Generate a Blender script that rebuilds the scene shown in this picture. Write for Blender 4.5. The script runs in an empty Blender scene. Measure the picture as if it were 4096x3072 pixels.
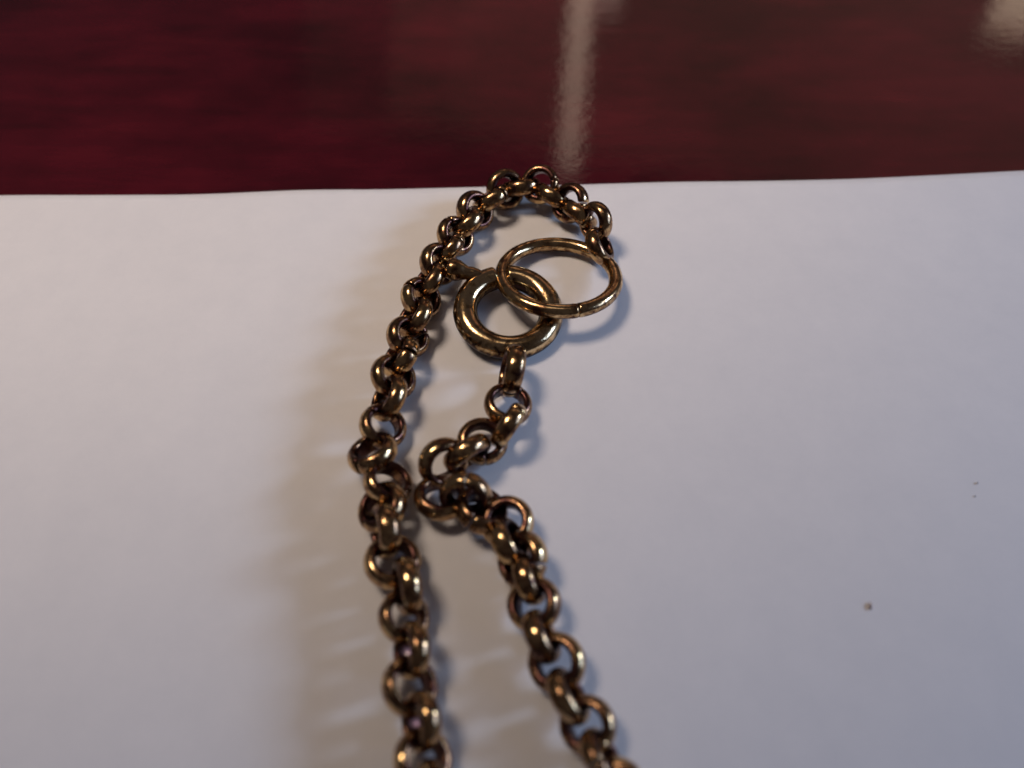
import bpy, bmesh, math, random
from mathutils import Vector, Matrix
random.seed(7)
PI = math.pi
sc = bpy.context.scene
C = sc.collection
sc.unit_settings.system = 'METRIC'
sc.unit_settings.scale_length = 0.01          # one unit is one centimetre

# ---------------------------------------------------------------- camera
H, PITCH, FPX = 7.03, math.radians(56), 2958.0
cam = bpy.data.cameras.new('camera'); camo = bpy.data.objects.new('camera', cam); C.objects.link(camo)
cam.sensor_width = 36.0; cam.lens = FPX / 4096 * 36.0
camo.location = (0, 0, H); camo.rotation_euler = (PI / 2 - PITCH, 0, 0)
cam.clip_start = 0.1; cam.clip_end = 2000
cam.dof.use_dof = True; cam.dof.focus_distance = 8.95
cam.dof.aperture_fstop = (cam.lens / 1000) / 0.19
sc.camera = camo
CAM = Vector((0, 0, H))
FWD = Vector((0, math.cos(PITCH), -math.sin(PITCH))); UPV = Vector((0, math.sin(PITCH), math.cos(PITCH))); RT = Vector((1, 0, 0))

def ray(px, py):
    return (FWD + RT * ((px - 2048) / FPX) - UPV * ((py - 1536) / FPX)).normalized()

def at(px, py, z=0.0):
    d = ray(px, py)
    return CAM + d * ((z - H) / d.z)

# ---------------------------------------------------------------- world and lamps
w = bpy.data.worlds.new('World'); sc.world = w; w.use_nodes = True
bg = w.node_tree.nodes['Background']; bg.inputs[0].default_value = (0.85, 0.72, 0.78, 1); bg.inputs[1].default_value = 0.05
sc.view_settings.view_transform = 'Standard'; sc.view_settings.look = 'None'
sc.view_settings.exposure = 0; sc.view_settings.gamma = 1

def aim(o, target):
    o.rotation_euler = (Vector(target) - o.location).to_track_quat('-Z', 'Y').to_euler()

def area(name, loc, target, sx, sy, power, col):
    l = bpy.data.lights.new(name, 'AREA'); l.shape = 'RECTANGLE'; l.size = sx; l.size_y = sy; l.energy = power; l.color = col
    o = bpy.data.objects.new(name, l); C.objects.link(o); o.location = loc; aim(o, target); return o

MID = at(2000, 1300)
# daylight from a window low on the right
def polar(az, el, dist):
    az, el = math.radians(az), math.radians(el)
    return MID + Vector((math.cos(az) * math.cos(el), math.sin(az) * math.cos(el), math.sin(el))) * dist
area('window_light', polar(13, 23, 75), MID, 11, 13, 17800, (0.58, 0.74, 1.0))
area('cool_fill_light', polar(0, 21, 80), MID, 44, 24, 21500, (0.40, 0.58, 1.0))  # broad cool fill added in place of ambient light, not a second window
# the warm room lamp beyond the table, upper left
AIM = (-6.0, 17.0, 0)
rl = area('room_lamp', Vector((0, 5, 0)) + Vector((-0.35, 0.20, 0.91)).normalized() * 38, AIM, 44, 10, 320, (1.0, 0.81, 0.68))
rl.data.spread = math.radians(60)
zz = (rl.location - Vector(AIM)).normalized(); xx = Vector((1, 0, 0)); xx = (xx - zz * xx.dot(zz)).normalized()
rl.matrix_world = Matrix.Translation(rl.location) @ Matrix((xx, zz.cross(xx), zz)).transposed().to_4x4()
# added warm spot; its oval cone edge stands in for a shadow at lower right
sp = bpy.data.lights.new('warm_fill_spot', 'SPOT'); sp.energy = 32500; sp.color = (1.0, 0.80, 0.63)
sp.shadow_soft_size = 5.5; sp.spot_size = math.radians(25.5); sp.spot_blend = 0.36
spo = bpy.data.objects.new('warm_fill_spot', sp); C.objects.link(spo)
SL = Vector((-15.4, 12.5, 36)); zz = (SL - Vector((-3.0, 8.7, 0))).normalized(); TURN = math.radians(20)
xx = Vector((math.cos(TURN), math.sin(TURN), 0)); xx = (xx - zz * xx.dot(zz)).normalized()
spo.matrix_world = Matrix.Translation(SL) @ Matrix((xx, zz.cross(xx), zz)).transposed().to_4x4() @ Matrix.Diagonal((1.6, 1, 1, 1))
# narrow far openings, and wide panels added for haze, mirrored in the polished table
def mirror_light(name, px, y0, y1, wpx, dist, power, col):
    a, b = ray(px, y0), ray(px, y1)
    pa, pb = at(px, y0), at(px, y1)
    m = (a + b) / 2; m.z = -m.z; m.normalize()
    base = (pa + pb) / 2
    wdt = wpx / FPX * (dist + 9); hgt = a.angle(b) * (dist + 5)
    area(name, base + m * dist, base, wdt, hgt, power, col)
mirror_light('far_opening', 2305, -250, 760, 84, 60, 180, (1.0, 0.74, 0.56))
mirror_light('far_opening', 2440, -300, 60, 110, 60, 40, (1.0, 0.70, 0.58))
mirror_light('added_haze_light', 2850, -300, 780, 2600, 70, 480, (1.0, 0.50, 0.32))  # unseen wide panels, added so the table reflects a warm haze
mirror_light('added_haze_light', 2650, -300, 780, 2900, 75, 300, (1.0, 0.50, 0.34))
mirror_light('added_haze_light', 2950, -300, 780, 2250, 72, 150, (1.0, 0.50, 0.32))
mirror_light('far_opening', 4110, -200, 140, 150, 60, 85, (1.0, 0.76, 0.54))

# ---------------------------------------------------------------- materials
def mat(name):
    m = bpy.data.materials.new(name); m.use_nodes = True
    nt = m.node_tree; return m, nt, nt.nodes['Principled BSDF']

def noise(nt, scale, detail=4, rough=0.55, vec=None, dist=0.0):
    n = nt.nodes.new('ShaderNodeTexNoise'); n.inputs['Scale'].default_value = scale
    n.inputs['Detail'].default_value = detail; n.inputs['Roughness'].default_value = rough; n.inputs['Distortion'].default_value = dist
    if vec: nt.links.new(vec, n.inputs['Vector'])
    return n.outputs['Fac']

def ramp(nt, fac, stops):
    r = nt.nodes.new('ShaderNodeValToRGB'); e = r.color_ramp.elements
    e[0].position, e[0].color = stops[0][0], (*stops[0][1], 1)
    e[1].position, e[1].color = stops[-1][0], (*stops[-1][1], 1)
    for p, c in stops[1:-1]:
        k = e.new(p); k.color = (*c, 1)
    nt.links.new(fac, r.inputs[0]); return r.outputs[0]

def bump(nt, b, fac, strength, dist):
    n = nt.nodes.new('ShaderNodeBump'); n.inputs['Strength'].default_value = strength; n.inputs['Distance'].default_value = dist
    nt.links.new(fac, n.inputs['Height']); nt.links.new(n.outputs[0], b.inputs['Normal']); return n

def coords(nt, scale=(1, 1, 1), rnd=False):
    tc = nt.nodes.new('ShaderNodeTexCoord'); mp = nt.nodes.new('ShaderNodeMapping'); mp.inputs['Scale'].default_value = scale
    nt.links.new(tc.outputs['Object'], mp.inputs[0])
    if rnd:
        oi = nt.nodes.new('ShaderNodeObjectInfo'); mu = nt.nodes.new('ShaderNodeMath'); mu.operation = 'MULTIPLY'; mu.inputs[1].default_value = 40
        nt.links.new(oi.outputs['Random'], mu.inputs[0]); nt.links.new(mu.outputs[0], mp.inputs['Location'])
    return mp.outputs[0]

def brass(name, dark, mid, bright, lo, hi, wear):
    m, nt, b = mat(name)
    b.inputs['Metallic'].default_value = 1.0
    tc = nt.nodes.new('ShaderNodeTexCoord'); sx = nt.nodes.new('ShaderNodeSeparateXYZ'); nt.links.new(tc.outputs['Object'], sx.inputs[0])
    def mth(op, a, c=None):
        n = nt.nodes.new('ShaderNodeMath'); n.operation = op
        for k, q in enumerate((a, c)):
            if q is None: continue
            if isinstance(q, (int, float)): n.inputs[k].default_value = q
            else: nt.links.new(q, n.inputs[k])
        return n.outputs[0]
    v = coords(nt, rnd=True)
    f = noise(nt, 7.0, 6, 0.68, v, 0.8)
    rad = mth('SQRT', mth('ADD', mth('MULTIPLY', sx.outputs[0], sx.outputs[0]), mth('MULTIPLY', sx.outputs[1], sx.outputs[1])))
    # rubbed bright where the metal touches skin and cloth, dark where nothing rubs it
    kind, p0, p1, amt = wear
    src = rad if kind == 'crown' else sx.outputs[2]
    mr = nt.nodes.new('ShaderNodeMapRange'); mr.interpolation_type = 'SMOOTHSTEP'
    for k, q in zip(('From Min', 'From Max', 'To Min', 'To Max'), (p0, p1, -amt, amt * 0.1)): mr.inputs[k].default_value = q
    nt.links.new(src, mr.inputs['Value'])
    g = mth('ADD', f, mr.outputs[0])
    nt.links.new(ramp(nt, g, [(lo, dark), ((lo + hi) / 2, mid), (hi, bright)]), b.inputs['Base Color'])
    r = ramp(nt, g, [(lo, (0.28,) * 3), (hi, (0.11,) * 3)]); nt.links.new(r, b.inputs['Roughness'])
    f2 = noise(nt, 26.0, 5, 0.6, v); bump(nt, b, f2, 0.2, 0.01)
    return m
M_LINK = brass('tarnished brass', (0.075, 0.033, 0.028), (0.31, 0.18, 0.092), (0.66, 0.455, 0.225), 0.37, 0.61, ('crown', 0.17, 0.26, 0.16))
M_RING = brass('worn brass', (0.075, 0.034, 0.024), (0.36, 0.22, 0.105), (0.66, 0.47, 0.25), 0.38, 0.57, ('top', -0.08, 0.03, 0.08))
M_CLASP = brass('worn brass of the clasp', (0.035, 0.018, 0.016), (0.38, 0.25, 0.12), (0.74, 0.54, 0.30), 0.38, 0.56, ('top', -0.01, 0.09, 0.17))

# white paper
m, nt, b = mat('white paper'); v = coords(nt)
nt.links.new(ramp(nt, noise(nt, 1.7, 9, 0.74, v), [(0.32, (0.735, 0.73, 0.75)), (0.68, (0.78, 0.77, 0.785))]), b.inputs['Base Color'])
b.inputs['Roughness'].default_value = 0.75
bump(nt, b, noise(nt, 45, 6, 0.65, v), 0.12, 0.01)
M_PAPER = m

# polished red brown wood
m, nt, b = mat('polished dark red wood'); v = coords(nt, (0.16, 1.0, 1.0)); v2 = coords(nt, (0.7, 1.0, 1.0))
base = ramp(nt, noise(nt, 2.6, 8, 0.72, v, 0.4), [(0.28, (0.044, 0.004, 0.007)), (0.5, (0.062, 0.004, 0.009)), (0.75, (0.084, 0.006, 0.011))])
blot = ramp(nt, noise(nt, 0.30, 4, 0.6, v2), [(0.38, (0.42, 0.5, 0.5)), (0.62, (1.08, 1.05, 1.08))])  # random dark blotches, uneven reflections put into the wood colour
mx = nt.nodes.new('ShaderNodeMix'); mx.data_type = 'RGBA'; mx.blend_type = 'MULTIPLY'; mx.inputs[0].default_value = 1.0
nt.links.new(base, mx.inputs[6]); nt.links.new(blot, mx.inputs[7]); nt.links.new(mx.outputs[2], b.inputs['Base Color'])
b.inputs['Roughness'].default_value = 0.045
bump(nt, b, noise(nt, 6.0, 5, 0.65, coords(nt, (0.8, 1.0, 1.0))), 0.16, 0.012)
M_WOOD = m

def plain(name, col, rough=0.7):
    m, nt, b = mat(name)
    nt.links.new(ramp(nt, noise(nt, 60, 3, 0.5, coords(nt)), [(0.3, tuple(c * 0.7 for c in col)), (0.7, col)]), b.inputs['Base Color'])
    b.inputs['Roughness'].default_value = rough; return m
M_CRUMB = plain('brown crumb', (0.40, 0.29, 0.25)); M_DUST = plain('grey dust', (0.5, 0.48, 0.5))

# ---------------------------------------------------------------- helpers
def obj(name, verts, faces, material, parent=None, smooth=True):
    me = bpy.data.meshes.new(name); me.from_pydata([tuple(v) for v in verts], [], faces); me.update()
    if smooth:
        for p in me.polygons: p.use_smooth = True
    me.materials.append(material)
    o = bpy.data.objects.new(name, me); C.objects.link(o)
    if parent: o.parent = parent
    return o

def tag(o, label, cat, group=None, kind=None):
    if label: o['label'] = label
    if cat: o['category'] = cat
    if group: o['group'] = group
    if kind: o['kind'] = kind

def sweep(section, R, a0, a1, n, squash=1.0, wob=0.0, seed=0):
    """section: (radial, axial) points round the wire; swept about Z from a0 to a1, ends capped."""
    rr = random.Random(seed); ph = rr.uniform(0, 6.28)
    full = abs(a1 - a0) >= 2 * PI - 1e-6
    k = len(section); verts = []; faces = []; steps = n if full else n + 1
    for i in range(steps):
        a = a0 + (a1 - a0) * i / n
        w1 = 1 + wob * math.sin(2 * a + ph); 
        end = 1.0
        if not full:                                    # ends rounded over
            d = min(i, n - i)
            end = 0.95 if d == 0 else 1.0
        for (r, z) in section:
            rad = R * w1 + r * end
            verts.append((rad * math.cos(a), rad * math.sin(a) * squash, z * end))
    for i in range(n if full else n):
        j = (i + 1) % steps
        if not full and i == n: break
        for q in range(k):
            faces.append((i * k + q, j * k + q, j * k + (q + 1) % k, i * k + (q + 1) % k))
    if not full:
        faces.append(tuple(range(k))); faces.append(tuple(reversed(range((steps - 1) * k, steps * k))))
    return verts, faces

def dsec(t, wd, n=20):
    """half round wire: domed outside, nearly flat inside; t radial thickness, wd axial width"""
    pts = []
    for i in range(13):
        a = -PI / 2 + PI * i / 12
        pts.append((t * 0.68 * math.cos(a) ** 0.9 if 0 < i < 12 else t * 0.04, wd / 2 * math.sin(a)))
    for z, x in ((0.485, -0.14), (0.42, -0.26), (0.28, -0.31), (0, -0.32), (-0.28, -0.31), (-0.42, -0.26), (-0.485, -0.14)):
        pts.append((t * x, wd * z))
    return pts

def circ(r, n=20):
    return [(r * math.cos(2 * PI * i / n), r * math.sin(2 * PI * i / n)) for i in range(n)]

# ---------------------------------------------------------------- table and paper
TZ = -0.035
t = 1.2
vs = [(x, y, z) for z in (TZ, TZ - t) for (x, y) in ((-60, -30), (60, -30), (60, 50), (-60, 50))]
table = obj('wooden_table', vs, [(0, 1, 2, 3), (7, 6, 5, 4), (0, 4, 5, 1), (1, 5, 6, 2), (2, 6, 7, 3), (3, 7, 4, 0)], M_WOOD, smooth=False)
tag(table, 'polished dark red wooden table beyond and under the paper', 'table')

edge_px = [(-900, 805), (-300, 790), (0, 781), (350, 782), (800, 778), (1000, 768), (1250, 757), (1500, 758), (1800, 750), (2100, 745), (2400, 738), (2700, 727), (3000, 724), (3400, 716), (3700, 702), (4096, 683), (4700, 660), (5200, 650)]
top = [at(x, y) for x, y in edge_px]
NX, NY = 150, 110
xs = [-9.9 + 20.6 * i / NX for i in range(NX + 1)]
def edge_y(x):
    for a, b_ in zip(top, top[1:]):
        if a.x <= x <= b_.x:
            f = (x - a.x) / (b_.x - a.x); return a.y + (b_.y - a.y) * f
    return top[0].y if x < top[0].x else top[-1].y
sm = [sum(edge_y(x + d * 0.12) for d in range(-4, 5)) / 9 for x in xs]
verts = []; faces = []
def paper_z(x, y, f):
    return 0.012 * f ** 2 * (1 + math.sin(x * 0.9 + 1.0)) * 0.5 + 0.004 * math.sin(x * 1.3 + y * 0.7) * math.sin(y * 0.9 - x * 0.4)
TH = 0.012
for j in range(NY + 1):
    for i, x in enumerate(xs):
        f = j / NY; y = -8 + (sm[i] + 8) * f
        ff = max(0.0, (y - sm[i] + 1.2) / 1.2)
        verts.append((x, y, paper_z(x, y, ff) - 0.006))
for j in range(NY):
    for i in range(NX):
        a = j * (NX + 1) + i; faces.append((a, a + 1, a + NX + 2, a + NX + 1))
paper = obj('paper_sheet', verts, faces, M_PAPER)
so = paper.modifiers.new('thickness', 'SOLIDIFY'); so.thickness = TH; so.offset = -1
tag(paper, 'plain white sheet of paper lying under the brass chain', 'paper')

# ---------------------------------------------------------------- the chain
D = 0.545; T = 0.113; WD = 0.200
chain = bpy.data.objects.new('chain', None); C.objects.link(chain); chain.location = at(1800, 1500)
tag(chain, 'tarnished brass belcher chain with spring ring clasp and large ring', 'chain')
OFF = chain.location.copy()
def basis(o, pos, X, Y, Z, s=1.0):
    m4 = Matrix((X * s, Y * s, Z * s)).transposed().to_4x4(); m4.translation = pos - OFF
    o.matrix_local = m4

link_meshes = []
for k in range(6):
    g = 0.05 if k % 3 == 0 else 0.022
    v_, f_ = sweep(dsec(T * (1 + 0.05 * math.sin(k)), WD * (1 + 0.06 * math.cos(k * 2))), D / 2 - T * 0.68, g, 2 * PI - g, 60, 1.0, 0.012, k)
    me = bpy.data.meshes.new('link'); me.from_pydata(v_, [], f_); me.update()
    for p in me.polygons: p.use_smooth = len(p.vertices) == 4
    me.materials.append(M_LINK); link_meshes.append(me)

UP = Vector((0, 0, 1))
def strand(rows, start_n=0):
    P = [at(x, y, z) for (x, y, z, *_) in rows]
    for i, (x, y, z, roll, *ex) in enumerate(rows):
        a = P[max(0, i - 1)]; b_ = P[min(len(P) - 1, i + 1)]
        tg = (b_ - a).normalized()
        if ex and ex[0] is not None: tg = (Matrix.Rotation(math.radians(ex[0]), 3, 'Z') @ tg)
        s = UP.cross(tg).normalized(); u = tg.cross(s).normalized()
        roll += random.uniform(-4, 4); r = math.radians(roll)
        Z = (u * math.cos(r) + s * math.sin(r)).normalized()
        X = tg; Y = Z.cross(X).normalized(); X = Y.cross(Z)
        spin = random.uniform(0, 2 * PI); R3 = Matrix.Rotation(spin, 3, Z)
        o = bpy.data.objects.new('link', random.choice(link_meshes)); C.objects.link(o); o.parent = chain
        sc_ = ex[1] if len(ex) > 1 else 1.0
        basis(o, P[i], R3 @ X * random.uniform(0.96, 1.03), R3 @ Y * random.uniform(0.97, 1.03), Z, sc_ * random.uniform(0.975, 1.015))

# from the large ring over the top and down the left side: (px, py, height, roll)
Z0 = 0.235
left = [(2398, 985, 0.27, -50, 8), (2382, 888, 0.36, 72, 10), (2318, 862, 0.26, -50), (2280, 812, 0.30, 45), (2212, 790, 0.25, -45), (2160, 738, 0.34, 40),
        (2086, 752, 0.24, -42), (2022, 758, 0.26, 48), (1964, 800, Z0, -44), (1900, 845, Z0, 45), (1862, 895, Z0, -45), (1822, 945, Z0, 46),
        (1790, 997, Z0, -45), (1756, 1056, 0.25, 46), (1716, 1122, Z0, -45), (1684, 1193, Z0, 44), (1658, 1270, Z0, -46), (1632, 1348, Z0, 44),
        (1602, 1430, Z0, -46), (1574, 1508, Z0, 42), (1556, 1592, 0.25, -50), (1532, 1706, 0.22, 26), (1490, 1812, 0.30, -30, -55), (1552, 1932, 0.26, 30, 15),
        (1530, 2030, 0.25, -25), (1540, 2122, 0.30, -74), (1570, 2246, 0.22, 14), (1626, 2344, 0.29, -76), (1616, 2468, 0.23, 32, 0, 0.94), (1646, 2600, 0.29, -62, 0, 0.94),
        (1640, 2745, 0.23, 34, 0, 0.94), (1684, 2885, 0.29, -62, 0, 0.94), (1692, 3040, 0.23, 28, 0, 0.94), (1735, 3180, 0.28, -70), (1760, 3330, 0.23, 20)]
strand(left)
right = [(2048, 1484, 0.29, -78, 0, 1.12), (2032, 1618, 0.24, 12), (2034, 1702, 0.31, -76), (1930, 1766, 0.20, 10), (1868, 1812, 0.31, -76),
         (1774, 1850, 0.30, 58, -20), (1764, 1990, 0.22, 12), (1862, 1984, 0.36, -62, 10), (1925, 2040, 0.24, 30), (2028, 2088, 0.26, -12), (2040, 2170, 0.25, 60),
         (2090, 2236, 0.28, -42), (2118, 2316, 0.28, 66, 0, 0.97), (2136, 2416, 0.25, -24, 0, 0.95), (2166, 2546, 0.28, 66, 0, 0.95), (2226, 2650, 0.25, -26, 0, 0.93), (2272, 2785, 0.28, 64, 0, 0.93),
         (2350, 2900, 0.25, -26, 0, 0.92), (2404, 3030, 0.28, 64, 0, 0.92), (2470, 3160, 0.25, -22, 0, 0.92)]
strand(right)

# large plain ring, near edge lifted over the clasp
Z = (Matrix.Rotation(math.radians(-12), 3, 'X') @ UP); Z = Z.normalized()
Z = (Matrix.Rotation(math.radians(1.5), 3, 'Y') @ Z).normalized()
X = RT - Z * RT.dot(Z); X.normalize(); Y = Z.cross(X)
v_, f_ = sweep(circ(0.087, 24), 0.697, math.radians(-74), math.radians(285.4), 160)
ring = obj('jump_ring', v_, f_, M_RING, chain); basis(ring, at(2235, 1104, 0.265), X, Y, Z)

# spring ring clasp with a gap at the top, a trigger knob at the upper left
clasp = bpy.data.objects.new('clasp', None); C.objects.link(clasp); clasp.parent = chain
Z = (Matrix.Rotation(math.radians(5), 3, 'X') @ UP).normalized()
Z = (Matrix.Rotation(math.radians(4), 3, 'Y') @ Z).normalized()
X = (RT - Z * RT.dot(Z)).normalized(); Y = Z.cross(X)
basis(clasp, at(2033, 1246, 0.195), X, Y, Z)
sec = []
for i in range(36):
    a = 2 * PI * i / 36; r = 0.145
    if i in (33, 34): r = 0.130                    # seam groove round the outside of the hollow tube
    sec.append((r * math.cos(a), r * math.sin(a)))
g0, g1 = math.radians(108), math.radians(91 + 360)
v_, f_ = sweep(sec, 0.512, g0, g1, 150)
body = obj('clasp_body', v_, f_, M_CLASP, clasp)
def lathe(profile, n=28):
    vs, fs = [], []
    for (x, r) in profile:
        for i in range(n):
            a = 2 * PI * i / n; vs.append((x, r * math.cos(a), r * math.sin(a)))
    for j in range(len(profile) - 1):
        for i in range(n):
            fs.append((j * n + i, j * n + (i + 1) % n, (j + 1) * n + (i + 1) % n, (j + 1) * n + i))
    return vs, fs
v_, f_ = lathe([(0, 0.06), (0.05, 0.072), (0.10, 0.076), (0.15, 0.07), (0.19, 0.088), (0.24, 0.108), (0.29, 0.112), (0.33, 0.104), (0.355, 0.085), (0.36, 0.06), (0.35, 0.045), (0.31, 0.035), (0.27, 0.0)])
knob = obj('trigger_knob', v_, f_, M_RING, clasp)
knob.scale = (1.2, 1.2, 1.2)
ka = math.radians(127)
knob.location = (0.56 * math.cos(ka), 0.56 * math.sin(ka), 0.07); knob.rotation_euler = (0, -0.12, math.radians(170))
v_, f_ = sweep(circ(0.052, 16), 0.54, math.radians(106), math.radians(114), 10)
tong = obj('spring_tongue', v_, f_, M_RING, clasp)

# ---------------------------------------------------------------- specks on the paper
def speck(name, px, py, lx, ly, ang, m, label, cat, seed):
    rr = random.Random(seed); bm = bmesh.new(); bmesh.ops.create_icosphere(bm, subdivisions=2, radius=1)
    for v in bm.verts:
        v.co *= rr.uniform(0.8, 1.15); v.co = Vector((v.co.x * lx, v.co.y * ly, v.co.z * min(lx, ly) * 0.8))
    me = bpy.data.meshes.new(name); bm.to_mesh(me); bm.free(); me.materials.append(m)
    for p in me.polygons: p.use_smooth = True
    o = bpy.data.objects.new(name, me); C.objects.link(o); o.location = at(px, py, min(lx, ly) * 0.5); o.rotation_euler = (0, 0, math.radians(ang))
    tag(o, label, cat)
speck('crumb', 3482, 2424, 0.042, 0.013, 78, M_CRUMB, 'thin reddish brown crumb on the paper, largest of the specks', 'crumb', 1)
speck('dust_speck', 3909, 1932, 0.014, 0.009, 70, M_DUST, 'grey speck near the right edge of the paper, upper of two', 'speck', 2)
speck('dust_speck', 3901, 1985, 0.011, 0.008, 20, M_DUST, 'pale grey speck near the right edge of the paper, lower of two', 'speck', 3)
